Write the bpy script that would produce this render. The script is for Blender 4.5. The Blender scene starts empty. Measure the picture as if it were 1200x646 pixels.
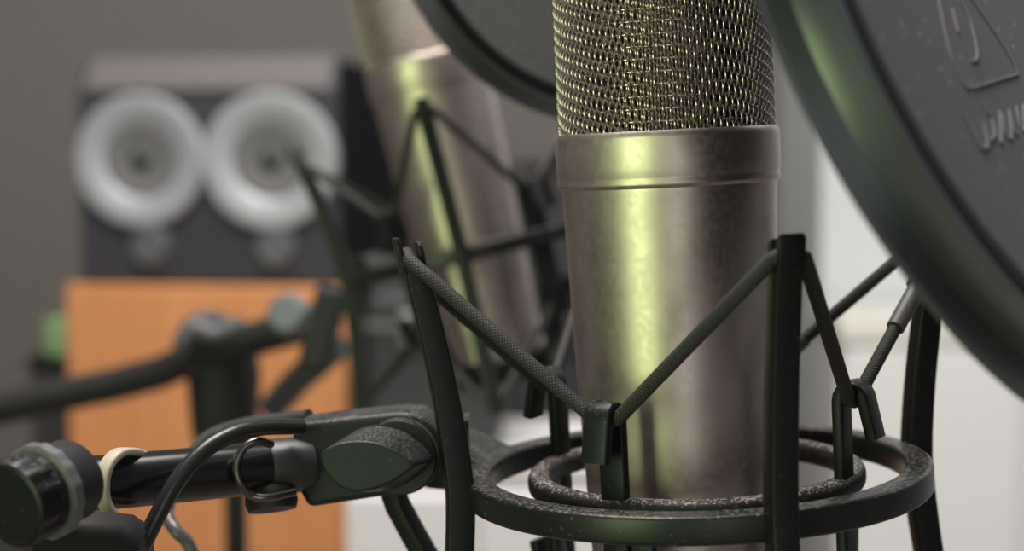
import bpy, bmesh, math, random
from mathutils import Vector, Matrix, Euler
R_ = math.radians
C = bpy.context.scene.collection
scn = bpy.context.scene

# ------------------------------------------------------------------ camera, light, exposure
FPX, CX, CY, PITCH = 1850.0, 600.0, 323.0, R_(4.73)
EYE = Vector((0, 0, 1.25))
cam_data = bpy.data.cameras.new('camera')
cam_data.sensor_width = 36.0
cam_data.lens = FPX / 1200 * 36.0
cam_data.clip_start = 0.01
cam_data.dof.use_dof = True
cam_data.dof.focus_distance = 0.372
cam_data.dof.aperture_fstop = (cam_data.lens * 1e-3) / 0.0068
cam = bpy.data.objects.new('camera', cam_data)
C.objects.link(cam)
cam.location = EYE
cam.rotation_euler = (math.pi / 2 - PITCH, 0, 0)
scn.camera = cam
scn.view_settings.view_transform = 'Standard'
scn.view_settings.look = 'None'
scn.view_settings.exposure = 0.0
scn.view_settings.gamma = 1.0
scn.view_settings.use_curve_mapping = False

world = bpy.data.worlds.new('world')
scn.world = world
world.use_nodes = True
bg = world.node_tree.nodes['Background']
bg.inputs[0].default_value = (0.95, 0.92, 0.90, 1)
bg.inputs[1].default_value = 0.17


def area(name, loc, target, sx, sy, power, color, spread=180):
    d = bpy.data.lights.new(name, 'AREA')
    d.shape = 'RECTANGLE'
    d.size = sx
    d.size_y = sy
    d.energy = power
    d.color = color
    d.spread = R_(spread)
    o = bpy.data.objects.new(name, d)
    C.objects.link(o)
    o.location = loc
    o.rotation_euler = (Vector(target) - Vector(loc)).to_track_quat('-Z', 'Y').to_euler()
    return o


MICP = (0.045, 0.39, 1.2)
area('garden_window_light', (-0.84, -0.70, 1.25), MICP, 0.46, 1.3, 1.3, (0.77, 1.0, 0.46), 50)
area('room_window_light', (0.16, -1.25, 1.35), MICP, 0.50, 1.3, 3.3, (1.0, 0.97, 0.93))
area('ceiling_light', (-0.2, 0.75, 2.5), (-0.2, 1.7, 0.9), 0.9, 0.9, 30, (1.0, 0.95, 0.90))
area('overhead_fill_light', (-0.15, 0.42, 2.3), (-0.02, 0.42, 1.2), 0.5, 0.5, 7.0, (1.0, 0.96, 0.93))  # added fill from above that brightens the foreground tops, no actual lamp
area('wall_fill_light', (1.1, 0.95, 2.1), (1.0, 2.0, 1.0), 0.6, 0.6, 7.5, (0.88, 0.94, 1.0))  # added fill for the white wall, no actual lamp


def at(px, py, d):
    """world point on the ray of photo pixel (px,py) at depth d along the view axis"""
    x, y, z = (px - CX) / FPX * d, (py - CY) / FPX * d, d
    s, c = math.sin(PITCH), math.cos(PITCH)
    return EYE + Vector((x, z * c - y * s, -y * c - z * s))


def cam2world(v):
    x, y, z = v
    s, c = math.sin(PITCH), math.cos(PITCH)
    return Vector((x, z * c - y * s, -y * c - z * s))


# ------------------------------------------------------------------ materials
def newmat(name):
    m = bpy.data.materials.new(name)
    m.use_nodes = True
    nt = m.node_tree
    return m, nt, nt.nodes['Principled BSDF']


def plain(name, col, rough=0.5, metal=0.0, spec=0.5):
    m, nt, b = newmat(name)
    b.inputs['Base Color'].default_value = (*col, 1)
    b.inputs['Roughness'].default_value = rough
    b.inputs['Metallic'].default_value = metal
    b.inputs['Specular IOR Level'].default_value = spec
    return m


def noise_mix(nt, b, c1, c2, scale, lo, hi, detail=4, sock='Base Color', stretch=None):
    tc = nt.nodes.new('ShaderNodeTexCoord')
    n = nt.nodes.new('ShaderNodeTexNoise')
    n.inputs['Scale'].default_value = scale
    n.inputs['Detail'].default_value = detail
    if stretch:
        mp = nt.nodes.new('ShaderNodeMapping')
        mp.inputs['Scale'].default_value = stretch
        nt.links.new(tc.outputs['Object'], mp.inputs['Vector'])
        nt.links.new(mp.outputs[0], n.inputs['Vector'])
    else:
        nt.links.new(tc.outputs['Object'], n.inputs['Vector'])
    r = nt.nodes.new('ShaderNodeValToRGB')
    r.color_ramp.elements[0].position = lo
    r.color_ramp.elements[0].color = (*c1, 1)
    r.color_ramp.elements[1].position = hi
    r.color_ramp.elements[1].color = (*c2, 1)
    nt.links.new(n.outputs['Fac'], r.inputs[0])
    nt.links.new(r.outputs[0], b.inputs[sock])
    return n, r


def dusty(name, base, dust, rough, scale=900, amount=0.35, spec=0.5, bump=0.0):
    """plastic with dust grains settled on its upward faces and a few everywhere"""
    m, nt, b = newmat(name)
    tc = nt.nodes.new('ShaderNodeTexCoord')
    n = nt.nodes.new('ShaderNodeTexNoise')
    n.inputs['Scale'].default_value = scale
    n.inputs['Detail'].default_value = 3
    nt.links.new(tc.outputs['Object'], n.inputs['Vector'])
    n2 = nt.nodes.new('ShaderNodeTexNoise')
    n2.inputs['Scale'].default_value = scale * 0.12
    nt.links.new(tc.outputs['Object'], n2.inputs['Vector'])
    geo = nt.nodes.new('ShaderNodeNewGeometry')
    sep = nt.nodes.new('ShaderNodeSeparateXYZ')
    nt.links.new(geo.outputs['Normal'], sep.inputs[0])
    up = nt.nodes.new('ShaderNodeMapRange')
    up.inputs['From Min'].default_value = 0.35
    up.inputs['From Max'].default_value = 1.0
    up.inputs['To Min'].default_value = 0.0
    up.inputs['To Max'].default_value = 0.20
    nt.links.new(sep.outputs['Z'], up.inputs['Value'])
    a1 = nt.nodes.new('ShaderNodeMath')
    a1.operation = 'ADD'
    nt.links.new(n.outputs['Fac'], a1.inputs[0])
    nt.links.new(up.outputs[0], a1.inputs[1])
    m2 = nt.nodes.new('ShaderNodeMath')
    m2.operation = 'MULTIPLY_ADD'
    m2.inputs[1].default_value = 0.25
    nt.links.new(n2.outputs['Fac'], m2.inputs[0])
    nt.links.new(a1.outputs[0], m2.inputs[2])
    r = nt.nodes.new('ShaderNodeMapRange')
    r.inputs['From Min'].default_value = 0.78
    r.inputs['From Max'].default_value = 0.95
    r.inputs['To Max'].default_value = amount
    nt.links.new(m2.outputs[0], r.inputs['Value'])
    mx = nt.nodes.new('ShaderNodeMix')
    mx.data_type = 'RGBA'
    mx.inputs['A'].default_value = (*base, 1)
    mx.inputs['B'].default_value = (*dust, 1)
    nt.links.new(r.outputs[0], mx.inputs['Factor'])
    nt.links.new(mx.outputs['Result'], b.inputs['Base Color'])
    b.inputs['Roughness'].default_value = rough
    b.inputs['Specular IOR Level'].default_value = spec
    if bump:
        bp = nt.nodes.new('ShaderNodeBump')
        bp.inputs['Strength'].default_value = bump
        bp.inputs['Distance'].default_value = 0.0002
        nt.links.new(n.outputs['Fac'], bp.inputs['Height'])
        nt.links.new(bp.outputs[0], b.inputs['Normal'])
    return m


def satin_metal(name, c1, c2, r1, r2, scale=160):
    m, nt, b = newmat(name)
    b.inputs['Metallic'].default_value = 1.0
    noise_mix(nt, b, c1, c2, scale, 0.35, 0.65)
    noise_mix(nt, b, (r1,) * 3, (r2,) * 3, scale * 4, 0.3, 0.7, sock='Roughness')
    tc = nt.nodes.new('ShaderNodeTexCoord')
    n = nt.nodes.new('ShaderNodeTexNoise')
    n.inputs['Scale'].default_value = 1800
    nt.links.new(tc.outputs['Object'], n.inputs['Vector'])
    bp = nt.nodes.new('ShaderNodeBump')
    bp.inputs['Strength'].default_value = 0.12
    bp.inputs['Distance'].default_value = 0.0001
    nt.links.new(n.outputs['Fac'], bp.inputs['Height'])
    nt.links.new(bp.outputs[0], b.inputs['Normal'])
    return m


def braid(name, c1, c2, rough=0.7):
    m, nt, b = newmat(name)
    tc = nt.nodes.new('ShaderNodeTexCoord')
    outs = []
    for s in (1, -1):
        mp = nt.nodes.new('ShaderNodeMapping')
        mp.inputs['Rotation'].default_value = (0, 0, s * 0.85)
        nt.links.new(tc.outputs['UV'], mp.inputs['Vector'])
        w = nt.nodes.new('ShaderNodeTexWave')
        w.inputs['Scale'].default_value = 420
        w.inputs['Distortion'].default_value = 0.4
        nt.links.new(mp.outputs[0], w.inputs['Vector'])
        outs.append(w.outputs['Fac'])
    mx = nt.nodes.new('ShaderNodeMath')
    mx.operation = 'MULTIPLY'
    nt.links.new(outs[0], mx.inputs[0])
    nt.links.new(outs[1], mx.inputs[1])
    r = nt.nodes.new('ShaderNodeValToRGB')
    r.color_ramp.elements[0].color = (*c1, 1)
    r.color_ramp.elements[1].color = (*c2, 1)
    r.color_ramp.elements[1].position = 0.8
    nt.links.new(mx.outputs[0], r.inputs[0])
    nt.links.new(r.outputs[0], b.inputs['Base Color'])
    bp = nt.nodes.new('ShaderNodeBump')
    bp.inputs['Strength'].default_value = 0.45
    bp.inputs['Distance'].default_value = 0.0003
    nt.links.new(mx.outputs[0], bp.inputs['Height'])
    nt.links.new(bp.outputs[0], b.inputs['Normal'])
    b.inputs['Roughness'].default_value = rough
    return m


def fabric(name, c1, c2, lint):
    m, nt, b = newmat(name)
    tc = nt.nodes.new('ShaderNodeTexCoord')
    n, r = noise_mix(nt, b, c1, c2, 500, 0.3, 0.75)
    w = nt.nodes.new('ShaderNodeTexWave')
    w.bands_direction = 'Y'
    w.inputs['Scale'].default_value = 420
    w.inputs['Distortion'].default_value = 0.6
    nt.links.new(tc.outputs['Object'], w.inputs['Vector'])
    v = nt.nodes.new('ShaderNodeTexVoronoi')
    v.inputs['Scale'].default_value = 330
    nt.links.new(tc.outputs['Object'], v.inputs['Vector'])
    rr = nt.nodes.new('ShaderNodeMapRange')
    rr.inputs['From Min'].default_value = 0.24
    rr.inputs['From Max'].default_value = 0.08
    rr.inputs['To Max'].default_value = 0.75
    nt.links.new(v.outputs['Distance'], rr.inputs['Value'])
    sp = nt.nodes.new('ShaderNodeSeparateColor')
    nt.links.new(v.outputs['Color'], sp.inputs[0])
    gt = nt.nodes.new('ShaderNodeMath')
    gt.operation = 'GREATER_THAN'
    gt.inputs[1].default_value = 0.72
    nt.links.new(sp.outputs[0], gt.inputs[0])
    mu = nt.nodes.new('ShaderNodeMath')
    mu.operation = 'MULTIPLY'
    nt.links.new(rr.outputs[0], mu.inputs[0])
    nt.links.new(gt.outputs[0], mu.inputs[1])
    mx = nt.nodes.new('ShaderNodeMix')
    mx.data_type = 'RGBA'
    mx.inputs['B'].default_value = (*lint, 1)
    nt.links.new(r.outputs[0], mx.inputs['A'])
    nt.links.new(mu.outputs[0], mx.inputs['Factor'])
    wm = nt.nodes.new('ShaderNodeMix')
    wm.data_type = 'RGBA'
    wm.blend_type = 'MULTIPLY'
    wm.inputs['Factor'].default_value = 0.25
    nt.links.new(mx.outputs['Result'], wm.inputs['A'])
    nt.links.new(w.outputs['Color'], wm.inputs['B'])
    nt.links.new(wm.outputs['Result'], b.inputs['Base Color'])
    b.inputs['Roughness'].default_value = 0.9
    b.inputs['Sheen Weight'].default_value = 0.15
    return m


def wood(name, c1, c2):
    m, nt, b = newmat(name)
    noise_mix(nt, b, c1, c2, 6, 0.3, 0.7, stretch=(9, 9, 0.5))
    b.inputs['Roughness'].default_value = 0.5
    return m


def mottled(name, c1, c2, scale, rough=0.8):
    m, nt, b = newmat(name)
    noise_mix(nt, b, c1, c2, scale, 0.3, 0.7)
    b.inputs['Roughness'].default_value = rough
    return m


M = dict(
    body=satin_metal('champagne_satin_metal', (0.49, 0.415, 0.375), (0.55, 0.47, 0.43), 0.37, 0.46),
    mesh=plain('champagne_mesh_wire', (0.58, 0.51, 0.47), 0.22, 1.0),
    dark_mesh=plain('dark_inner_mesh', (0.05, 0.045, 0.04), 0.5, 0.6),
    black=dusty('black_plastic', (0.008, 0.009, 0.010), (0.30, 0.28, 0.26), 0.40, amount=0.22, spec=0.25),
    ringblack=dusty('dusty_black_plastic', (0.010, 0.011, 0.012), (0.36, 0.33, 0.31), 0.36, amount=0.38, spec=0.35),
    rough_black=dusty('grained_black_plastic', (0.014, 0.017, 0.016), (0.25, 0.24, 0.23), 0.48, scale=1500, amount=0.4, bump=0.3, spec=0.3),
    cord=braid('braided_black_elastic', (0.012, 0.012, 0.012), (0.06, 0.058, 0.056)),
    dustring=dusty('thick_dust_black_plastic', (0.014, 0.014, 0.014), (0.42, 0.37, 0.33), 0.5, scale=1300, amount=0.9, spec=0.35),
    sleeve=dusty('grey_shrink_sleeve', (0.09, 0.085, 0.08), (0.2, 0.19, 0.18), 0.5),
    pole=plain('gloss_black_pole', (0.01, 0.01, 0.011), 0.22),
    rubber=plain('black_rubber', (0.012, 0.012, 0.012), 0.6),
    cable=plain('black_cable', (0.02, 0.022, 0.022), 0.32),
    tie=plain('beige_cable_tie', (0.50, 0.44, 0.36), 0.5),
    wire=plain('dark_steel_wire', (0.16, 0.15, 0.14), 0.3, 1.0),
    hoop=plain('hoop_plastic', (0.23, 0.25, 0.255), 0.32, 1.0),
    gasket=plain('hoop_gasket', (0.005, 0.005, 0.005), 0.8, 0.0, 0.2),
    fabric=fabric('dark_nylon', (0.020, 0.0175, 0.023), (0.039, 0.034, 0.043), (0.30, 0.28, 0.27)),
    fabric_backlit=fabric('backlit_nylon', (0.15, 0.138, 0.172), (0.21, 0.192, 0.235), (0.30, 0.28, 0.27)),  # paler copy of the nylon, light through the cloth put into its colour
    chalk=plain('pale_scratch', (0.24, 0.23, 0.25), 0.9),
    wall=mottled('tan_grey_wall', (0.155, 0.145, 0.122), (0.165, 0.154, 0.130), 2.5),
    white=mottled('white_wall_paint', (0.60, 0.62, 0.64), (0.64, 0.66, 0.67), 3),
    cream=plain('cream_white_lacquer', (0.76, 0.73, 0.66), 0.5),
    whitebox=plain('white_lacquer', (0.78, 0.76, 0.76), 0.45),
    floor=wood('grey_floor', (0.34, 0.29, 0.24), (0.42, 0.36, 0.30)),
    orange=wood('orange_wood', (0.62, 0.255, 0.095), (0.72, 0.32, 0.125)),
    spk=plain('charcoal_vinyl', (0.042, 0.042, 0.050), 0.5),
    spkblack=plain('black_vinyl', (0.006, 0.006, 0.008), 0.8, 0.0, 0.2),
    silver=plain('silver_trim', (0.52, 0.55, 0.57), 0.45, 0.6),
    cone=plain('grey_cone', (0.15, 0.15, 0.15), 0.5),
    dustcap=plain('dark_dust_cap', (0.03, 0.03, 0.03), 0.4),
    badge=plain('steel_knob', (0.20, 0.215, 0.23), 0.4, 0.6),
    green=plain('green_plastic', (0.24, 0.40, 0.18), 0.5),
    casegrey=plain('dark_grey_case', (0.035, 0.035, 0.038), 0.55),
    steel=plain('grey_steel', (0.35, 0.35, 0.36), 0.35, 0.9),
)


# ------------------------------------------------------------------ mesh helpers
def link(name, bm, mat, parent=None, loc=None, smooth=True, angle=38, bevel=0.0, rot=None):
    """link bmesh as one object. loc: local location; mesh is taken in world space minus parent's origin if parent is given"""
    bmesh.ops.recalc_face_normals(bm, faces=bm.faces[:])
    me = bpy.data.meshes.new(name)
    bm.to_mesh(me)
    bm.free()
    if smooth:
        for p in me.polygons:
            p.use_smooth = True
        me.set_sharp_from_angle(angle=R_(angle))
    me.materials.append(mat)
    o = bpy.data.objects.new(name, me)
    C.objects.link(o)
    if parent:
        o.parent = parent
    if loc is not None:
        o.location = loc
    if rot is not None:
        o.rotation_euler = rot
    if bevel:
        md = o.modifiers.new('bevel', 'BEVEL')
        md.width = bevel
        md.segments = 3
        md.limit_method = 'ANGLE'
        md.angle_limit = R_(40)
    return o


def thing(name, label, cat, loc, rot=(0, 0, 0), group=None):
    o = bpy.data.objects.new(name, None)
    C.objects.link(o)
    o.empty_display_size = 0.02
    o.location = loc
    o.rotation_euler = rot
    o['label'] = label
    o['category'] = cat
    if group:
        o['group'] = group
    return o


def tag(o, label, cat, group=None):
    o['label'] = label
    o['category'] = cat
    if group:
        o['group'] = group
    return o


def structure(o):
    o['kind'] = 'structure'
    return o


def add_box(bm, lo, hi, mtx=None):
    v = []
    for z in (lo[2], hi[2]):
        for x, y in ((lo[0], lo[1]), (hi[0], lo[1]), (hi[0], hi[1]), (lo[0], hi[1])):
            p = Vector((x, y, z))
            v.append(bm.verts.new(mtx @ p if mtx else p))
    for f in ((0, 3, 2, 1), (4, 5, 6, 7), (0, 1, 5, 4), (1, 2, 6, 5), (2, 3, 7, 6), (3, 0, 4, 7)):
        bm.faces.new([v[i] for i in f])


def box(lo, hi, mtx=None):
    bm = bmesh.new()
    add_box(bm, lo, hi, mtx)
    return bm


def add_lathe(bm, prof, seg=96, closed=False, mtx=None, mod=None):
    """revolve (r,z) profile about Z"""
    rings = []
    for k in range(seg):
        a = 2 * math.pi * k / seg
        row = []
        for r, z in prof:
            rr = r * (mod(k, r, z) if mod else 1)
            p = Vector((rr * math.cos(a), rr * math.sin(a), z))
            row.append(bm.verts.new(mtx @ p if mtx else p))
        rings.append(row)
    n = len(prof)
    for k in range(seg):
        A, B = rings[k], rings[(k + 1) % seg]
        for i in range(n if closed else n - 1):
            j = (i + 1) % n
            bm.faces.new((A[i], B[i], B[j], A[j]))
    if not closed:
        for i in (0, n - 1):
            if prof[i][0] > 1e-6:
                vs = [rings[k][i] for k in range(seg)]
                bm.faces.new(vs if i else vs[::-1])
    bmesh.ops.remove_doubles(bm, verts=bm.verts[:], dist=1e-7)


def lathe(prof, seg=96, closed=False, mtx=None, mod=None):
    bm = bmesh.new()
    add_lathe(bm, prof, seg, closed, mtx, mod)
    return bm


def rrect(x0, x1, y0, y1, r, n=4):
    out = []
    for cx, cy, a0 in ((x1 - r, y1 - r, 0), (x0 + r, y1 - r, 90), (x0 + r, y0 + r, 180), (x1 - r, y0 + r, 270)):
        for i in range(n + 1):
            a = R_(a0 + 90 * i / n)
            out.append((cx + r * math.cos(a), cy + r * math.sin(a)))
    return out


def add_sweep(bm, path, sections, frames, cap=True, closed=False):
    """sections: list of 2D polys (or one), frames: list of (u,v) axis pairs"""
    uvl = bm.loops.layers.uv.verify()
    rows = []
    n = len(path)
    L = [0.0]
    for i in range(1, n):
        L.append(L[-1] + (path[i] - path[i - 1]).length)
    for i, p in enumerate(path):
        s = sections[i] if isinstance(sections[0][0], (list, tuple)) else sections
        u, v = frames[i]
        rows.append([bm.verts.new(p + u * a + v * b) for a, b in s])
    m = len(rows[0])
    sec = sections[0] if isinstance(sections[0][0], (list, tuple)) else sections
    per = [0.0]
    for k in range(m):
        a, b = sec[k], sec[(k + 1) % m]
        per.append(per[-1] + math.hypot(a[0] - b[0], a[1] - b[1]))
    for i in range(n if closed else n - 1):
        j = (i + 1) % n
        for k in range(m):
            kk = (k + 1) % m
            f = bm.faces.new((rows[i][k], rows[i][kk], rows[j][kk], rows[j][k]))
            l1 = L[j] if j else L[i] + (path[0] - path[i]).length
            for lp, uv in zip(f.loops, ((per[k], L[i]), (per[k + 1], L[i]), (per[k + 1], l1), (per[k], l1))):
                lp[uvl].uv = uv
    if cap and not closed:
        bm.faces.new(rows[0][::-1])
        bm.faces.new(rows[-1])


def pt_frames(path, closed=False):
    n = len(path)
    T = []
    for i in range(n):
        if closed:
            t = path[(i + 1) % n] - path[i - 1]
        else:
            t = path[min(i + 1, n - 1)] - path[max(i - 1, 0)]
        T.append(t.normalized())
    ref = Vector((0, 0, 1)) if abs(T[0].z) < 0.9 else Vector((1, 0, 0))
    u = T[0].cross(ref).normalized()
    fr = []
    for t in T:
        u = (u - t * u.dot(t)).normalized()
        fr.append((u, t.cross(u)))
    return fr


def circle2(r, n):
    return [(r * math.cos(2 * math.pi * k / n), r * math.sin(2 * math.pi * k / n)) for k in range(n)]


def spline(pts, n=12, closed=False):
    pts = [Vector(p) for p in pts]
    m = len(pts)
    out = []
    segs = m if closed else m - 1
    for i in range(segs):
        if closed:
            p0, p1, p2, p3 = pts[i - 1], pts[i], pts[(i + 1) % m], pts[(i + 2) % m]
        else:
            p1, p2 = pts[i], pts[i + 1]
            p0 = pts[i - 1] if i else p1 * 2 - p2
            p3 = pts[i + 2] if i + 2 < m else p2 * 2 - p1
        for k in range(n):
            t = k / n
            out.append(0.5 * ((2 * p1) + (p2 - p0) * t + (2 * p0 - 5 * p1 + 4 * p2 - p3) * t * t + (3 * p1 - p0 - 3 * p2 + p3) * t ** 3))
    if not closed:
        out.append(pts[-1])
    return out


def add_tube(bm, path, r, sides=12, closed=False):
    path = [Vector(p) for p in path]
    add_sweep(bm, path, circle2(r, sides), pt_frames(path, closed), closed=closed)


def tube(path, r, sides=12, closed=False):
    bm = bmesh.new()
    add_tube(bm, path, r, sides, closed)
    return bm


def add_prism(bm, poly, d):
    """extrude a list of 3D points by vector d"""
    a = [bm.verts.new(Vector(p)) for p in poly]
    b = [bm.verts.new(Vector(p) + d) for p in poly]
    n = len(a)
    bm.faces.new(a[::-1])
    bm.faces.new(b)
    for i in range(n):
        j = (i + 1) % n
        bm.faces.new((a[i], a[j], b[j], b[i]))


def axis_mtx(p, z, x=None):
    z = Vector(z).normalized()
    x = Vector(x) if x is not None else (Vector((0, 0, 1)) if abs(z.z) < 0.9 else Vector((1, 0, 0))).cross(z)
    x = (x - z * x.dot(z)).normalized()
    y = z.cross(x)
    m = Matrix((x, y, z)).transposed().to_4x4()
    m.translation = Vector(p)
    return m


def shift(bm, v):
    bmesh.ops.translate(bm, verts=bm.verts[:], vec=-Vector(v))
    return bm


def copy_thing(root, name=None):
    r = root.copy()
    C.objects.link(r)
    for ch in list(root.children):
        c = ch.copy()
        C.objects.link(c)
        c.parent = r
        for g in list(ch.children):
            d = g.copy()
            C.objects.link(d)
            d.parent = c
    return r


# ------------------------------------------------------------------ setting
structure(link('floor', box((-2.2, -2.0, -0.05), (2.4, 2.45, 0.0)), M['floor'], smooth=False))
structure(link('wall_back', box((-2.2, 2.35, 0.0), (2.4, 2.45, 2.7)), M['wall'], smooth=False))
# the white return wall at the right stands forward of the tan wall
wr = at(957, 323, 2.05).x
structure(link('wall_right', box((wr, 2.02, 0.0), (2.4, 2.35, 2.7)), M['white'], smooth=False, bevel=0.004))

# ------------------------------------------------------------------ large background things
# twin-driver loudspeaker on an orange wood cabinet
DS = 1.6
S = DS / FPX
cab_top = at(240, 328, DS).z
cx0 = at(240, 323, DS)
YAW = R_(-7)
cab_w = (408 - 72) * S
cabinet = thing('wooden_cabinet', 'orange wood cabinet carrying the twin-driver loudspeaker at the left', 'cabinet', (cx0.x, cx0.y, 0), (0, 0, YAW))
link('carcass', box((-cab_w / 2, 0.012, 0.0), (cab_w / 2, 0.34, cab_top - 0.004)), M['spkblack'], cabinet, bevel=0.004)
link('front_panel', box((-cab_w / 2, -0.006, 0.06), (cab_w / 2, 0.012, cab_top - 0.006)), M['orange'], cabinet, bevel=0.003)
link('plinth', box((-cab_w / 2 + 0.02, 0.02, 0.0), (cab_w / 2 - 0.02, 0.33, 0.06)), M['spkblack'], cabinet)
for o in list(cabinet.children):
    if o.name.startswith('carcass'):
        for v in o.data.vertices:
            if v.co.z < 0.01:
                v.co.z = 0.06

spw, sph, spd = 312 * S, (328 - 64) * S, 0.30
spx = at(243, 323, DS).x
speaker = thing('loudspeaker', 'black loudspeaker with two silver-ringed drivers standing on the orange cabinet', 'speaker', (spx, cx0.y + 0.004, cab_top - 0.004), (0, 0, YAW))
bm = bmesh.new()
ch = 0.030
prof = [(0, 0), (0, sph - ch), (ch * 0.9, sph), (spd, sph), (spd, 0)]
add_prism(bm, [Vector((-spw / 2, y, z)) for y, z in prof], Vector((spw, 0, 0)))
link('enclosure', bm, M['spk'], speaker, bevel=0.004, smooth=False)
link('shaded_side', box((spw / 2 - 0.002, 0.012, 0.004), (spw / 2 + 0.004, spd - 0.004, sph - 0.004)), M['spkblack'], speaker, bevel=0.002)  # black sheet over the charcoal side, its shade put into the colour
bm = bmesh.new()
add_prism(bm, [Vector((-spw / 2 + 0.008, y, z)) for y, z in ((-0.0025, sph - ch - 0.002), (ch * 0.9 - 0.0025, sph - 0.002), (ch * 0.9, sph + 0.002), (0.002, sph - ch + 0.002))], Vector((spw - 0.016, 0, 0)))
link('lit_bevel', bm, plain('lit_bevel_tone', (0.13, 0.12, 0.122), 0.45), speaker, smooth=False)  # paler strip over the bevel, light from the ceiling put into its colour
for dx, rr in ((165, 78), (321, 80)):
    px = (dx - 243) * S
    pz = cab_top * 0 + (328 - 184) * S
    mt = axis_mtx((px, -0.0005, pz), (0, -1, 0))
    R = rr * S
    trim = link('driver_trim', lathe([(R, -0.004), (R, 0.007), (R * 0.97, 0.0095), (R * 0.94, 0.0098), (R * 0.60, 0.0060), (R * 0.555, 0.0045), (R * 0.535, 0.001), (R * 0.535, -0.004)], 64, True, mt), M['silver'], speaker)
    link('cone', lathe([(R * 0.545, 0.0005), (R * 0.535, 0.0046), (R * 0.50, 0.0052), (R * 0.46, 0.0046), (R * 0.22, 0.0018), (R * 0.14, 0.0012), (0, 0.0012)], 48, False, mt), M['cone'], trim)
    link('dust_cap', lathe([(R * 0.17, 0.0012), (R * 0.13, 0.0048), (R * 0.06, 0.0066), (0, 0.007)], 32, False, mt), M['dustcap'], trim)
for dx in (175, 326):
    mt = axis_mtx(((dx - 243) * S, 0, (328 - 284) * S), (0, -1, 0))
    link('control_knob', lathe([(0.021, -0.001), (0.020, 0.006), (0.017, 0.009), (0.008, 0.0085), (0, 0.008)], 40, False, mt), M['badge'], speaker)

# black pedestal at the far left with a green pot on it
p0, p1 = at(28, 428, 1.62), at(80, 428, 1.62)
ped = thing('pedestal', 'narrow black pedestal left of the orange cabinet', 'stand', ((p0.x + p1.x) / 2 - 0.01, p0.y + 0.1, 0), (0, 0, 0))
pw = (p1.x - p0.x)
link('column', box((-pw / 2, -0.05, 0.03), (pw / 2, 0.06, p0.z - 0.012)), M['casegrey'], ped, bevel=0.006)
link('foot', box((-pw / 2 - 0.012, -0.062, 0), (pw / 2 + 0.012, 0.072, 0.03)), M['spkblack'], ped, bevel=0.005)
link('top_plate', box((-pw / 2 - 0.003, -0.053, p0.z - 0.012), (pw / 2 + 0.003, 0.063, p0.z)), M['spkblack'], ped, bevel=0.003)
gp = thing('green_pot', 'small green pot standing on the black pedestal', 'pot', (at(50, 428, 1.62).x, p0.y + 0.068, p0.z))
link('pot_body', lathe([(0.014, 0), (0.0165, 0.002), (0.018, 0.03), (0.0178, 0.032), (0.016, 0.032), (0.015, 0.006), (0, 0.005)], 32), M['green'], gp)
link('lid', lathe([(0.0175, 0.031), (0.0178, 0.038), (0.016, 0.040), (0.004, 0.0405), (0.003, 0.044), (0, 0.0445)], 32), M['green'], gp)

# dark cases and white cupboard behind the second microphone
def cased(name, label, cat, x0, x1, ytop, d, depth, mats, zb=0.0, rot=0, door=False):
    a, b = at(x0, ytop, d), at(x1, ytop, d)
    t = thing(name, label, cat, ((a.x + b.x) / 2, a.y + depth / 2, zb), (0, 0, rot))
    w, h = (b.x - a.x), a.z - zb
    link('shell', box((-w / 2, -depth / 2, 0.012), (w / 2, depth / 2, h)), mats[0], t, bevel=0.008)
    return t, w, h, depth


t, w, h, dp = cased('equipment_rack', 'tall black equipment rack behind the tilted microphone and beside the loudspeaker', 'rack', 452, 742, 193, 1.98, 0.25, (M['spkblack'],))
for z0 in range(1, 6):
    link('rack_panel', box((-w / 2 + 0.012, -dp / 2 - 0.004, h - 0.08 * z0), (w / 2 - 0.012, -dp / 2 + 0.002, h - 0.08 * z0 + 0.07)), M['casegrey'], t, bevel=0.002)
link('foot', box((-w / 2 + 0.01, -dp / 2 + 0.01, 0), (w / 2 - 0.01, dp / 2 - 0.01, 0.012)), M['rubber'], t)
tc_, w, h, dp = cased('white_cupboard', 'low white cupboard standing right of the orange cabinet', 'cupboard', 404, 720, 560, 1.32, 0.22, (M['whitebox'],))
link('top_board', box((-w / 2 - 0.002, -dp / 2 - 0.006, h), (w / 2 + 0.002, dp / 2, h + 0.012)), M['whitebox'], tc_, bevel=0.003)
for sx in (-1, 1):
    dr = link('door', box((min(0.004 * sx, sx * w / 2 * 0.98), -dp / 2 - 0.014, 0.05), (max(0.004 * sx, sx * w / 2 * 0.98), -dp / 2 + 0.001, h - 0.012)), M['whitebox'], tc_, bevel=0.003)
    link('handle', tube([(sx * 0.02, -dp / 2 - 0.014, h - 0.14), (sx * 0.02, -dp / 2 - 0.03, h - 0.135), (sx * 0.02, -dp / 2 - 0.03, h - 0.085), (sx * 0.02, -dp / 2 - 0.014, h - 0.08)], 0.003, 8), M['steel'], dr)
link('plinth', box((-w / 2 + 0.01, -dp / 2 + 0.02, 0), (w / 2 - 0.01, dp / 2 - 0.01, 0.014)), M['casegrey'], tc_)
cup_top = at(409, 560, 1.32).z + 0.012
t, w, h, dp = cased('equipment_case', 'dark grey equipment case lying on the white cupboard behind the tilted microphone', 'case', 430, 590, 345, 1.36, 0.15, (M['casegrey'],), zb=cup_top)
link('lid_band', box((-w / 2 - 0.002, -dp / 2 - 0.002, h - 0.03), (w / 2 + 0.002, dp / 2 + 0.002, h - 0.024)), M['steel'], t)
link('latch', box((-0.03, -dp / 2 - 0.006, h - 0.045), (-0.005, -dp / 2 + 0.001, h - 0.015)), M['steel'], t, bevel=0.002)
link('foot', box((-w / 2 + 0.01, -dp / 2 + 0.01, 0), (w / 2 - 0.01, dp / 2 - 0.01, 0.012)), M['rubber'], t)

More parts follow.
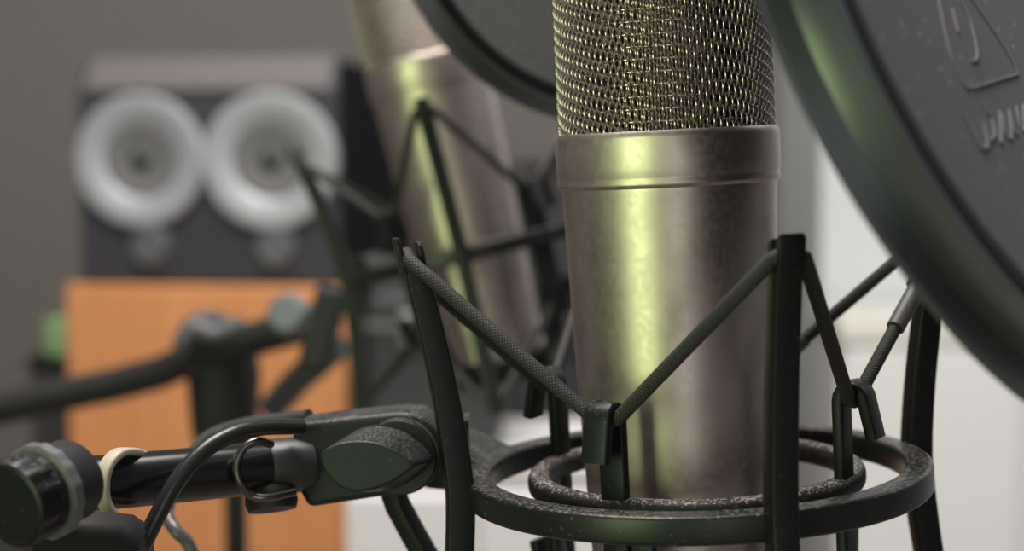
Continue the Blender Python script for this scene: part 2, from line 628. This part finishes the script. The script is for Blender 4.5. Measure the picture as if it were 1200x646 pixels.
# cream low sideboard against the white wall at the right
a = at(985, 372, 1.85)
b_ = at(1420, 372, 1.85)
sb = thing('sideboard', 'cream low sideboard against the white wall at the right', 'cabinet', ((a.x + b_.x) / 2, a.y + 0.08, 0))
w, h, dp = b_.x - a.x, a.z, 0.16
link('carcass', box((-w / 2, -dp / 2, 0.05), (w / 2, dp / 2, h - 0.03)), M['whitebox'], sb, bevel=0.004)
link('top_board', box((-w / 2 - 0.004, -dp / 2 - 0.012, h - 0.03), (w / 2 + 0.004, dp / 2, h)), M['cream'], sb, bevel=0.004)
link('plinth', box((-w / 2 + 0.02, -dp / 2 + 0.02, 0), (w / 2 - 0.02, dp / 2 - 0.01, 0.05)), M['casegrey'], sb)
for k in range(2):
    x0 = -w / 2 + 0.006 + k * w / 2
    dr = link('door', box((x0, -dp / 2 - 0.012, 0.06), (x0 + w / 2 - 0.012, -dp / 2 + 0.001, h - 0.036)), M['whitebox'], sb, bevel=0.003)
    hx = x0 + (w / 2 - 0.05 if k == 0 else 0.04)
    link('handle', lathe([(0.005, 0), (0.004, 0.008), (0.010, 0.012), (0.010, 0.018), (0.006, 0.021), (0, 0.0215)], 24, False, axis_mtx((hx, -dp / 2 - 0.012, h - 0.35), (0, -1, 0))), M['steel'], dr)

# ------------------------------------------------------------------ microphone
MIC_Z = 0.0555                                            # ring centre above the microphone's base


def make_mic():
    t = thing('studio_microphone', '', 'microphone', (0, 0, 0))
    z = lambda v: v + MIC_Z                              # heights given from the ring centre
    link('body', lathe([(0.0, z(-0.0555)), (0.0195, z(-0.0555)), (0.0215, z(-0.0545)), (0.0222, z(-0.0525)), (0.0224, z(-0.050)),
                        (0.0244, z(0.0)), (0.0257, z(0.035)), (0.0270, z(0.0735)), (0.0272, z(0.0765)), (0.0270, z(0.0775)), (0, z(0.0775))], 128), M['body'], t)
    link('collar', lathe([(0.0255, z(0.0762)), (0.0268, z(0.0748)), (0.0274, z(0.0748)), (0.0279, z(0.0752)), (0.02815, z(0.0760)), (0.0279, z(0.0768)),
                          (0.02795, z(0.0775)), (0.02815, z(0.0785)), (0.0282, z(0.080)), (0.0282, z(0.0868)), (0.0280, z(0.0878)), (0.0275, z(0.0885)), (0.0255, z(0.0887)), (0.0250, z(0.0880)), (0.0250, z(0.0766))], 128, True), M['body'], t)
    # woven wire grille
    bm = bmesh.new()
    z0, zc, zt = z(0.0875), z(0.0875) + 0.0445, z(0.0875) + 0.058
    RG = 0.0264

    def surf(s):
        """arc length s up the grille wall, then over the rounded top: (r, z, nr, nz)"""
        hs = zc - z0
        if s < hs:
            return RG, z0 + s, 1.0, 0.0
        rb = 0.0135
        a = (s - hs) / rb
        if a < math.pi / 2:
            return RG - rb + rb * math.cos(a), zc + rb * math.sin(a), math.cos(a), math.sin(a)
        return max(RG - rb - (s - hs - rb * math.pi / 2), 0.001), zc + rb, 0.0, 1.0
    pitch = 0.00295
    stot = (zc - z0) + 0.0135 * math.pi / 2 + 0.004
    rows = int(stot / pitch)
    NW = 192
    rw, amp = 0.00040, 0.00062
    per = 6
    for i in range(NW):
        th = 2 * math.pi * i / NW
        path, fr = [], []
        tt = Vector((-math.sin(th), math.cos(th), 0))
        for k in range(rows * per + 1):
            s = k / per * pitch
            r, zz, nr, nz = surf(s)
            off = amp * math.cos(math.pi * (s / pitch + i * 13 / 12)) + 0.0001
            nv = Vector((nr * math.cos(th), nr * math.sin(th), nz))
            path.append(Vector((r * math.cos(th), r * math.sin(th), zz)) + nv * off)
            fr.append((tt, nv))
        add_sweep(bm, path, circle2(rw, 5), fr, cap=False)
    for j in range(rows):
        s = (j) * pitch + 0.0002
        r, zz, nr, nz = surf(s)
        n = NW * 2
        path = []
        for k in range(n):
            th = 2 * math.pi * k / n
            off = -0.0003
            path.append(Vector(((r + nr * off) * math.cos(th), (r + nr * off) * math.sin(th), zz + nz * off)))
        add_tube(bm, path, 0.00042, 5, True)
    g = link('grille', bm, M['mesh'], t, angle=80)
    # finer dark mesh behind the outer weave: criss-cross wires
    bm = bmesh.new()
    rin = RG - 0.0021
    for i in range(90):
        for sg in (1, -1):
            path = []
            for k in range(13):
                zz = k / 12
                th = 2 * math.pi * i / 90 + sg * zz * 1.2
                path.append(Vector((rin * math.cos(th), rin * math.sin(th), z0 + zz * 0.046)))
            add_tube(bm, path, 0.00030, 4)
    link('inner_mesh', bm, M['mesh'], g, angle=80)
    link('capsule_housing', lathe([(0, z0), (0.0205, z0), (0.0205, z0 + 0.044), (0.016, z0 + 0.050), (0, z0 + 0.051)], 48), M['dark_mesh'], g)
    return t


def make_mount():
    t = thing('shock_mount', '', 'shock mount', (0, 0, 0))
    Ro = 0.0595
    link('outer_ring', lathe(rrect(Ro - 0.0068, Ro, -0.0034, 0.0034, 0.0011), 160, True), M['ringblack'], t)
    link('inner_ring', lathe(rrect(0.0372, 0.0430, -0.0030, 0.0028, 0.0022), 140, True), M['dustring'], t)
    arms = [R_(a) for a in (-72, 18, 108, 198)]
    clips = [R_(a) for a in (-117, -27, 63, 153)]
    TIP = 0.0655

    def rad(z):
        return 0.0612 + 0.0098 * (abs(z) / TIP) ** 1.5
    for th in arms:
        bm = bmesh.new()
        er = Vector((math.cos(th), math.sin(th), 0))
        et = Vector((-math.sin(th), math.cos(th), 0))
        path, secs, fr = [], [], []
        n = 40
        for k in range(n + 1):
            z = -(TIP - 0.005) + 2 * (TIP - 0.005) * k / n
            dr = (rad(z + 1e-4) - rad(z - 1e-4)) / 2e-4
            tn = Vector((0, 0, 1)) + er * dr
            tn.normalize()
            nn = et.cross(tn)
            path.append(er * rad(z) + Vector((0, 0, z)))
            T = 0.0068 - 0.0012 * (abs(z) / TIP) ** 1.2
            secs.append(rrect(-0.0031, 0.0031, -T / 2, T / 2, 0.0007, 3))
            fr.append((et, nn))
        add_sweep(bm, path, secs, fr)
        # forked tips at both ends, the elastic lies in the slot
        for sg in (1, -1):
            for side in (1, -1):
                r0, r1 = rad(TIP - 0.006) + side * 0.0024, rad(TIP) + side * 0.0027
                hi = TIP if side > 0 else TIP - 0.0012
                pth = [er * (r0 + (r1 - r0) * q) + Vector((0, 0, sg * ((TIP - 0.009) + (hi - TIP + 0.009) * q))) for q in (0, 0.5, 0.9, 1.0)]
                sc = [rrect(-0.0031 * f, 0.0031 * f, -0.0008 * f, 0.0008 * f, 0.0004, 3) for f in (1, 1, 1, 0.8)]
                add_sweep(bm, pth, sc, [(et, er)] * 4)
        link('arm', bm, M['black'], t)

    def clip(th, sg):
        bm = bmesh.new()
        er = Vector((math.cos(th), math.sin(th), 0))
        et = Vector((-math.sin(th), math.cos(th), 0))
        rz = [(0.0405, -0.001), (0.0405, 0.010), (0.0405, 0.0215)]
        for k in range(1, 8):
            a = math.pi - math.pi * k / 8
            rz.append((0.0437 + 0.0032 * math.cos(a), 0.0215 + 0.0036 * math.sin(a)))
        rz += [(0.0470, 0.0212), (0.0489, 0.0125)]
        dz = 0.009 if sg < 0 else 0.0
        pts = [er * r + Vector((0, 0, (z + (dz if i else 0)) * sg)) for i, (r, z) in enumerate(rz)]
        fr = []
        for i in range(len(pts)):
            tn = (pts[min(i + 1, len(pts) - 1)] - pts[max(i - 1, 0)]).normalized()
            fr.append((et, et.cross(tn)))
        add_sweep(bm, pts, rrect(-0.0034, 0.0034, -0.0014, 0.0014, 0.0007, 3), fr)
        return bm
    for th in clips:
        for sg in (1, -1):
            link('clip', clip(th, sg), M['black'], t)
    # elastic cords, one above and one below the rings
    contacts = []
    for i in range(4):
        contacts.append((arms[i], 'a'))
        contacts.append((clips[(i + 1) % 4], 'c'))
    for sg in (1, -1):
        pts = []
        for th, k in contacts:
            er = Vector((math.cos(th), math.sin(th), 0))
            et = Vector((-math.sin(th), math.cos(th), 0))
            if k == 'a':
                for q, dz in ((-0.0036, -0.0030 if abs(th - R_(198)) < 0.01 else -0.0012), (0, 0.0002), (0.0036, -0.0012)):
                    pts.append(er * (rad(TIP) + 0.0001) + et * q + Vector((0, 0, sg * (TIP - 0.0042 + dz))))
            else:
                for q, dz in ((-0.0032, 0.0010), (0, 0), (0.0032, 0.0010)):
                    pts.append(er * 0.0436 + et * q + Vector((0, 0, sg * ((0.0212 if sg > 0 else 0.0302) + dz))))
        # straight spans, sampled
        full = []
        for i, p in enumerate(pts):
            q = pts[(i + 1) % len(pts)]
            n = 8 if (q - p).length > 0.01 else 1
            for k in range(n):
                full.append(p.lerp(q, k / n))
        link('elastic_cord', tube(full, 0.00172, 14, True), M['cord'], t, angle=70)
        if sg > 0:
            A = pts[3 * 2 + 1]          # right arm tip (index: arms[1])
            A2 = pts[3 * 2]
            Bc = pts[3 * 1 + 2]         # right clip
            d = (A2 - Bc)
            for f0, f1, rr in ((0.62, 0.92, 0.0030), (0.38, 0.63, 0.0023)):
                link('cord_sleeve', tube([Bc + d * f0, Bc + d * (f0 + 0.01), Bc + d * (f1 - 0.01), Bc + d * f1], rr, 16), M['sleeve'], t)
            # small sleeve on the next span at the back
            A3, B3 = pts[3 * 2 + 2], pts[3 * 3]
            d = B3 - A3
            link('cord_sleeve', tube([A3 + d * 0.80, A3 + d * 0.90], 0.0022, 16), M['sleeve'], t)
    # lower cradle that screws onto the microphone's base
    link('threaded_cup', lathe([(0.0205, -0.0590), (0.0235, -0.0590), (0.0245, -0.0575), (0.0245, -0.0490), (0.0232, -0.0480), (0.0228, -0.0490), (0.0226, -0.0555), (0.0205, -0.0560)], 64, True), M['black'], t)
    for th in clips:
        er = Vector((math.cos(th + 0.16), math.sin(th + 0.16), 0))
        et = Vector((-er.y, er.x, 0))
        pts = spline([er * 0.0400 + Vector((0, 0, -0.002)), er * 0.0392 + Vector((0, 0, -0.022)), er * 0.034 + Vector((0, 0, -0.043)), er * 0.0245 + Vector((0, 0, -0.0530))], 6)
        fr = []
        for i in range(len(pts)):
            tn = (pts[min(i + 1, len(pts) - 1)] - pts[max(i - 1, 0)]).normalized()
            fr.append((et, et.cross(tn)))
        bm = bmesh.new()
        add_sweep(bm, pts, rrect(-0.0030, 0.0030, -0.0013, 0.0013, 0.0006, 3), fr)
        link('cradle_strut', bm, M['black'], t)
    # stem that carries the ring: wedge from the ring to the swivel at its left
    th = R_(163)
    er = Vector((math.cos(th), math.sin(th), 0))
    et = Vector((-math.sin(th), math.cos(th), 0))
    bm = bmesh.new()
    secs, path, fr = [], [], []
    for r, wd, z0, z1 in ((0.0540, 0.0135, -0.003, 0.0033), (0.0575, 0.0120, -0.003, 0.0040), (0.0620, 0.0085, -0.0045, 0.0075), (0.0680, 0.0060, -0.006, 0.0105), (0.0745, 0.0050, -0.006, 0.0105), (0.0800, 0.0046, -0.005, 0.0090)):
        path.append(er * r)
        secs.append(rrect(-wd, wd, z0, z1, 0.0014, 3))
        fr.append((et, Vector((0, 0, 1))))
    add_sweep(bm, path, secs, fr)
    link('stem', bm, M['rough_black'], t)
    return t


mount = make_mount()
mic = make_mic()
W_MAIN = EYE + Vector((0.047, 0.40, -0.0845))


def pose(loc, ry, rx, rz):
    return Matrix.Translation(loc) @ Matrix.Rotation(rx, 4, 'X') @ Matrix.Rotation(ry, 4, 'Y') @ Matrix.Rotation(rz, 4, 'Z')


PM = pose(W_MAIN, R_(-2.9), 0, R_(-6.7))
mount.matrix_world = PM
mount.name = 'shock_mount'
mount['label'] = 'black spider shock mount in sharp focus holding the upright front microphone'
MO = Matrix.Translation((-0.0036, 0, -MIC_Z))
mic.matrix_world = PM @ MO
mic['label'] = 'champagne microphone in sharp focus upright in the foreground shock mount'

P2 = pose(EYE + Vector((-0.0152, 0.7076, -0.0473)), R_(-13.4), R_(-3.3), R_(-23.3))
mount2 = copy_thing(mount)
mount2.matrix_world = P2
mount2['label'] = 'blurred black shock mount around the tilted microphone farther back'
mic2 = copy_thing(mic)
mic2.matrix_world = P2 @ MO
mic2['label'] = 'blurred champagne microphone leaning left behind the sharp one'
mic['group'] = mic2['group'] = 'champagne studio microphones'
mount['group'] = mount2['group'] = 'spider shock mounts'

# swivel bracket and wing knob of the front shock mount (mesh made in world space, then taken into the mount's frame)
INV = PM.inverted()


def mpart(name, bm, mat, parent=None, bevel=0.0, **kw):
    bmesh.ops.transform(bm, matrix=INV, verts=bm.verts[:])
    return link(name, bm, mat, parent or mount, bevel=bevel, **kw)


DB = 0.400
# plate: outline with rounded right end
outline = [(343, 497), (400, 490), (465, 484), (487, 486), (503, 495), (513, 512), (516, 535), (512, 556), (500, 570), (480, 578), (420, 587), (361, 596), (352, 580), (344, 555), (341, 520)]
depthdir = (at(520, 500, DB + 0.016) - at(505, 515, DB)).normalized()
bm = bmesh.new()
add_prism(bm, [at(x, y, DB + (420 - x) * 1e-5) for x, y in outline], depthdir * 0.014)
br = mpart('swivel_bracket', bm, M['rough_black'], bevel=0.0016, angle=30)
mpart('pivot_boss', lathe([(0, 0), (0.0098, 0), (0.0098, 0.0016), (0.0092, 0.0022), (0, 0.0022)], 64, False, axis_mtx(at(470, 534, DB - 0.0002), -depthdir)), M['rough_black'])
# almond-shaped wing knob
front = []
cxs = [(376, 531), (392, 521.5), (412, 517.5), (434, 518), (455, 524), (472, 534), (484, 546), (474, 556), (458, 566), (438, 574), (416, 577), (398, 571), (384, 558), (376, 545)]
fp = spline([(x, y, 0) for x, y in cxs], 5, True)
wk = [at(p.x, p.y, DB - 0.0185 + (484 - p.x) * 0.00002) for p in fp]
bm = bmesh.new()
dv = at(510, 535, DB - 0.001) - at(484, 546, DB - 0.0185)
n_ = len(wk)
ctr = sum(wk, Vector()) / n_
va = [bm.verts.new(p) for p in wk]
back = [ctr + (p - ctr) * 1.04 + Vector((0, 0, (p - ctr).z * 0.35)) + dv for p in wk]
vb = [bm.verts.new(p) for p in back]
bm.faces.new(va[::-1])
bm.faces.new(vb)
for i in range(n_):
    bm.faces.new((va[i], va[(i + 1) % n_], vb[(i + 1) % n_], vb[i]))
mpart('wing_knob', bm, M['rough_black'], bevel=0.0007, angle=30)
# tongue between bracket and stem, seen behind the left arm
pts = [at(500, 522, DB + 0.010), at(522, 517, DB + 0.014), at(550, 512, DB + 0.018)]
bm = bmesh.new()
add_sweep(bm, pts, rrect(-0.0055, 0.0055, -0.0058, 0.0058, 0.0012, 3), [(Vector((0, 1, 0)), Vector((0, 0, 1)))] * 3)
mpart('tongue', bm, M['rough_black'])
bm = bmesh.new()
d0 = DB + 0.02
pth = [at(455, 560, d0), at(466, 592, d0), at(482, 622, d0), at(499, 652, d0), at(522, 692, d0)]
add_sweep(bm, pth, rrect(-0.0026, 0.0026, -0.0030, 0.0030, 0.0006, 3), [(Vector((0.86, -0.45, 0.2)).normalized(), Vector((0.3, 0.85, 0.3)).normalized())] * len(pth))
mpart('lower_brace', bm, M['black'])

# ------------------------------------------------------------------ boom stand of the front microphone
base = at(20, 620, 0.345)
base.z = 0
st = thing('boom_stand', 'black boom stand whose pole enters from the lower left corner', 'mic stand', base)


def spart(name, bm, mat, parent=None, root=st, **kw):
    shift(bm, root.location)
    return link(name, bm, mat, parent or root, **kw)


pa, pb = at(-120, 588, 0.352), at(346, 545, 0.403)
ax = (pb - pa).normalized()
RP = 0.0066
spart('boom_pole', lathe([(0, 0), (RP, 0), (RP, (pb - pa).length - 0.006), (0, (pb - pa).length - 0.006)], 48, False, axis_mtx(pa, ax)), M['pole'])
pe = pa + ax * ((pb - pa).length - 0.0085)
spart('pole_collar', lathe([(0.003, 0), (0.0068, 0), (0.0071, 0.0005), (0.0071, 0.0115), (0.005, 0.012), (0.003, 0.012)], 48, True, axis_mtx(pe, ax)), plain('dark_grey_steel', (0.045, 0.05, 0.05), 0.4, 0.3))
# rubber foot of the pole end
spart('end_stop', lathe([(0, -0.004), (0.0045, -0.004), (0.0062, -0.002), (0.0066, 0.001), (0.0060, 0.003), (0, 0.0035)], 32, False, axis_mtx(at(318, 584, 0.397), (0.15, -0.35, -1))), M['rubber'])
# clutch with big knurled knob at the left edge
kc = at(14, 592, 0.330)
kd = (Vector((-0.45, -0.86, -0.12))).normalized()
kx = axis_mtx(kc, kd) @ Matrix.Scale(0.86, 4)
clutch = spart('clutch_body', lathe([(0, -0.022), (0.0095, -0.022), (0.0105, -0.020), (0.0105, -0.006), (0, -0.006)], 40, False, kx), M['rubber'])
spart('clutch_knob', lathe([(0, -0.0085), (0.0088, -0.0085), (0.0108, -0.0075), (0.0112, -0.001), (0.0106, 0.0006), (0.0095, 0.0010), (0.0088, 0.0004), (0, 0.0004)], 72, False, kx, mod=lambda k, r, z: 1.0 if r < 0.0107 or (k // 3) % 2 else 0.94), M['black'])
spart('knob_washer', lathe([(0, -0.0125), (0.0118, -0.0125), (0.0124, -0.0120), (0.0124, -0.0092), (0.0116, -0.0086), (0, -0.0086)], 64, False, kx, mod=lambda k, r, z: 1.0 if (k // 2) % 2 else 0.975), plain('worn_grey_plastic', (0.12, 0.12, 0.125), 0.45))
q0, q1 = at(70, 622, 0.35), at(165, 640, 0.362)
bm = bmesh.new()
add_sweep(bm, [at(50, 640, 0.350), at(105, 636, 0.356), at(150, 640, 0.362), at(172, 655, 0.366)], rrect(-0.0075, 0.0075, -0.0062, 0.0062, 0.003, 4), [(Vector((0, 1, 0)), Vector((0, 0, 1)))] * 4)
spart('clutch_arm', bm, M['rubber'])
px_ = at(40, 640, 0.356)
spart('post', lathe([(0, 0.02), (0.0095, 0.02), (0.0095, px_.z), (0, px_.z)], 32, False, Matrix.Translation((px_.x, px_.y, 0))), M['pole'])
for k in range(3):
    a = R_(200 + 120 * k)
    d = Vector((math.cos(a), math.sin(a), 0))
    spart('leg', tube([Vector((px_.x, px_.y, 0.12)) + d * 0.008, Vector((px_.x, px_.y, 0.008)) + d * 0.28], 0.007, 12), M['pole'])

# wire loop around the pole
def around(center, tilt, rx, n=28, a0=0.0, a1=2 * math.pi, sx=1.0):
    m = axis_mtx(center, tilt)
    return [m @ Vector((rx * math.cos(a0 + (a1 - a0) * k / n), rx * sx * math.sin(a0 + (a1 - a0) * k / n), 0)) for k in range(n + 1)]


pc = pa + ax * ((at(292, 555, 0.394) - pa).dot(ax))
lo = [at(x, y, d) for x, y, d in ((318, 521, 0.392), (302, 517, 0.3878), (286, 525, 0.3865), (277, 545, 0.3855), (281, 565, 0.3855), (295, 581, 0.387), (315, 583, 0.388), (345, 577, 0.393))]
tag(link('cable_hook', tube(spline(lo, 8), 0.00105, 10), M['wire']), 'dark steel wire hook clipped round the boom pole', 'hook')
# beige cable tie
tl = [at(x, y, d) for x, y, d in ((166, 533, 0.383), (152, 529, 0.3765), (137, 532, 0.3715), (125, 546, 0.3685), (120, 566, 0.3675), (122, 588, 0.368), (132, 604, 0.3695), (150, 616, 0.373), (162, 620, 0.379))]
bm = bmesh.new()
pth = spline(tl, 8)
add_sweep(bm, pth, rrect(-0.0019, 0.0019, -0.0009, 0.0009, 0.0006, 3), pt_frames(pth))
tag(link('cable_tie', bm, M['tie']), 'beige cable tie looped round the black boom pole', 'cable tie')
# black microphone cable looping over the pole
cb = [(352, 500, 0.397), (330, 500, 0.391), (305, 501, 0.385), (275, 508, 0.3795), (245, 524, 0.375), (220, 548, 0.3715), (200, 576, 0.369), (185, 604, 0.368), (172, 630, 0.368), (160, 660, 0.369), (150, 720, 0.372)]
tag(link('microphone_cable', tube(spline([at(*p) for p in cb], 8), 0.0021, 14), M['cable']), 'black microphone cable draped over the boom pole in front', 'cable')
cb = [(362, 487, 0.425), (335, 491, 0.43), (300, 495, 0.435), (265, 503, 0.44), (235, 520, 0.44), (210, 560, 0.44), (196, 600, 0.435), (206, 622, 0.43), (222, 640, 0.43), (240, 690, 0.43)]
tag(link('grey_cable', tube(spline([at(*p) for p in cb], 8), 0.0018, 14), plain('grey_cable_jacket', (0.07, 0.07, 0.075), 0.3)), 'grey cable running behind the boom pole and bracket', 'cable')

# ------------------------------------------------------------------ pop filters
def pop_filter(name, label, c, n, Rr, marks=None, cloth='fabric', k=1.0):
    c = EYE + cam2world(c)
    n = cam2world(n).normalized()
    mt = axis_mtx(c, n, (1, 0, 0))
    t = thing(name, label, 'pop filter', c)
    t.matrix_world = mt
    link('hoop', lathe([(Rr - 0.0130 * k, 0.0070 * k), (Rr - 0.0115 * k, 0.0093 * k), (Rr - 0.0105 * k, 0.0097 * k), (Rr - 0.0080 * k, 0.0097 * k), (Rr - 0.0073 * k, 0.0092 * k), (Rr - 0.0084 * k, 0.0018 * k), (Rr - 0.0084 * k, 0.0012 * k),
                        (Rr - 0.0006 * k, -0.0002 * k), (Rr, -0.0008 * k), (Rr - 0.0004 * k, -0.0015 * k), (Rr - 0.0050 * k, -0.0030 * k), (Rr - 0.0130 * k, -0.0030 * k)], 240, True), M['hoop'], t, angle=28)
    link('gasket', lathe([(Rr - 0.0095 * k, 0.0096 * k), (Rr - 0.0098 * k, 0.0100 * k), (Rr - 0.0150 * k, 0.0098 * k), (Rr - 0.0172 * k, 0.0086 * k), (Rr - 0.0172 * k, 0.0076 * k), (Rr - 0.0125 * k, 0.0076 * k)], 200, True), M['gasket'], t)
    fb = link('fabric_screen', lathe([(0, 0.0078 * k), (Rr - 0.05 * k, 0.0078 * k), (Rr - 0.0150 * k, 0.0076 * k), (Rr - 0.0150 * k, 0.0070 * k), (Rr - 0.05 * k, 0.0072 * k), (0, 0.0072 * k)], 200), M[cloth], t)
    if marks:
        inv = mt.inverted()
        o0 = inv @ EYE
        bm = bmesh.new()
        for wdt, st_ in marks:
            pts = []
            for x, y in st_:
                d = (inv.to_3x3() @ (at(x, y, 1.0) - EYE))
                k = (0.0080 - o0.z) / d.z
                pts.append(o0 + d * k)
            pts = spline(pts, 6)
            fr = []
            for i in range(len(pts)):
                tn = (pts[min(i + 1, len(pts) - 1)] - pts[max(i - 1, 0)]).normalized()
                fr.append((tn.cross(Vector((0, 0, 1))).normalized(), Vector((0, 0, 1))))
            wdt *= 0.75
            add_sweep(bm, pts, [(-wdt / 2, -0.0003), (wdt / 2, -0.0003), (wdt / 2, 0.0001), (-wdt / 2, 0.0001)], fr)
        link('chalk_marks', bm, M['chalk'], fb)
    # gooseneck running away from the hoop, out of the picture
    return t


def zz(pts):
    return [(1000 + x / 2.69, y / 2.69) for x, y in pts]


marks = [
    (0.00055, zz([(262, -40), (272, 10), (287, 85), (305, 160), (330, 222), (352, 266), (376, 275), (440, 256), (520, 232)])),
    (0.0004, zz([(520, 232), (502, 190), (462, 122), (420, 60), (372, -8), (350, -40)])),
    (0.0007, zz([(340, 2), (366, 55), (383, 115), (392, 165), (388, 186), (372, 192)])),
    (0.0010, zz([(313, 25), (322, 60), (331, 100)])),
    (0.0007, zz([(345, 350), (372, 400), (398, 452), (415, 466), (425, 452), (412, 400), (400, 372)])),
    (0.0006, zz([(410, 385), (430, 440), (445, 420), (438, 375), (455, 430), (468, 445), (462, 350)])),
    (0.0006, zz([(470, 360), (480, 420), (500, 430), (492, 345), (508, 410), (522, 418)])),
    (0.0006, zz([(515, 335), (525, 385), (540, 410), (538, 330), (556, 390), (575, 400)])),
    (0.0005, zz([(405, 315), (420, 345), (432, 360)])),
]
pop_filter('pop_filter', 'large dark pop filter with pale scratch marks filling the upper right corner',
           Vector((0.0985, -0.0465, 0.3400)), Vector((0.7092, -0.3847, -0.5908)), 0.085, marks)
pop_filter('pop_filter', 'blurred dark pop filter in front of the tilted microphone at the top centre',
           Vector((0.0328, -0.1387, 0.5601)), Vector((0.4087, 0.0525, -0.9111)), 0.085, cloth='fabric_backlit', k=0.6)

# ------------------------------------------------------------------ stand of the second microphone, blurred in the middle distance
D2 = 0.92
b2 = at(272, 500, D2)
b2.z = 0
st2 = thing('boom_stand', 'blurred black boom stand in front of the orange cabinet', 'mic stand', b2)


def p2(name, bm, mat, parent=None, **kw):
    return spart(name, bm, mat, parent, root=st2, **kw)


top = at(274, 415, D2)
p2('post', lathe([(0, 0.02), (0.0068, 0.02), (0.0068, 0.96 * top.z), (0, 0.96 * top.z)], 32, False, Matrix.Translation((top.x, top.y, 0))), M['pole'])
p2('post_sleeve', lathe([(0, at(0, 510, D2).z - 0.03), (0.012, at(0, 510, D2).z - 0.03), (0.0195, at(0, 505, D2).z), (0.0215, at(0, 440, D2).z), (0.020, top.z), (0, top.z)], 40, False, Matrix.Translation((at(262, 0, D2).x, top.y, 0))), M['rubber'])
p2('boom_pole', tube([at(-60, 492, D2 + 0.03), at(60, 466, D2 + 0.02), at(130, 452, D2 + 0.01), at(190, 436, D2), at(240, 412, D2 - 0.015), at(300, 397, D2 - 0.03), at(385, 372, D2 - 0.06)], 0.0100, 24), M['rubber'])
p2('clutch', lathe([(0, -0.02), (0.0185, -0.02), (0.0205, -0.018), (0.0205, 0.004), (0.016, 0.008), (0, 0.009)], 48, False, axis_mtx(at(245, 405, D2 - 0.008), (0.12, -1, 0.25)), mod=lambda k, r, z: 1.0 if (k // 2) % 2 else 0.95), M['spk'])
p2('clutch_lever', tube(spline([at(215, 400, D2 - 0.03), at(228, 384, D2 - 0.03), at(252, 392, D2 - 0.03), at(285, 380, D2 - 0.03)], 6), 0.0055, 12), plain('mid_grey_plastic', (0.10, 0.10, 0.11), 0.4))
bm = box((-0.010, -0.008, -0.022), (0.010, 0.008, 0.022), axis_mtx(at(379, 385, D2 - 0.1), (0.25, 0.1, 1)))
p2('mount_bracket', bm, M['rubber'], bevel=0.003)
p2('tilt_knob', lathe([(0, 0), (0.011, 0), (0.0115, 0.006), (0.009, 0.009), (0, 0.009)], 32, False, axis_mtx(at(341, 370, D2 - 0.075), (-0.2, -1, 0.3))), M['badge'])
p2('hanger', tube(spline([at(394, 405, D2 - 0.09), at(372, 425, D2 - 0.08), at(345, 450, D2 - 0.06), at(320, 478, D2 - 0.04)], 6), 0.0082, 14), M['spk'])
for k in range(3):
    a = R_(80 + 120 * k)
    d = Vector((math.cos(a), math.sin(a), 0))
    p2('leg', tube([Vector((top.x, top.y, 0.12)) + d * 0.005, Vector((top.x, top.y, 0.008)) + d * 0.30], 0.0065, 12), M['pole'])
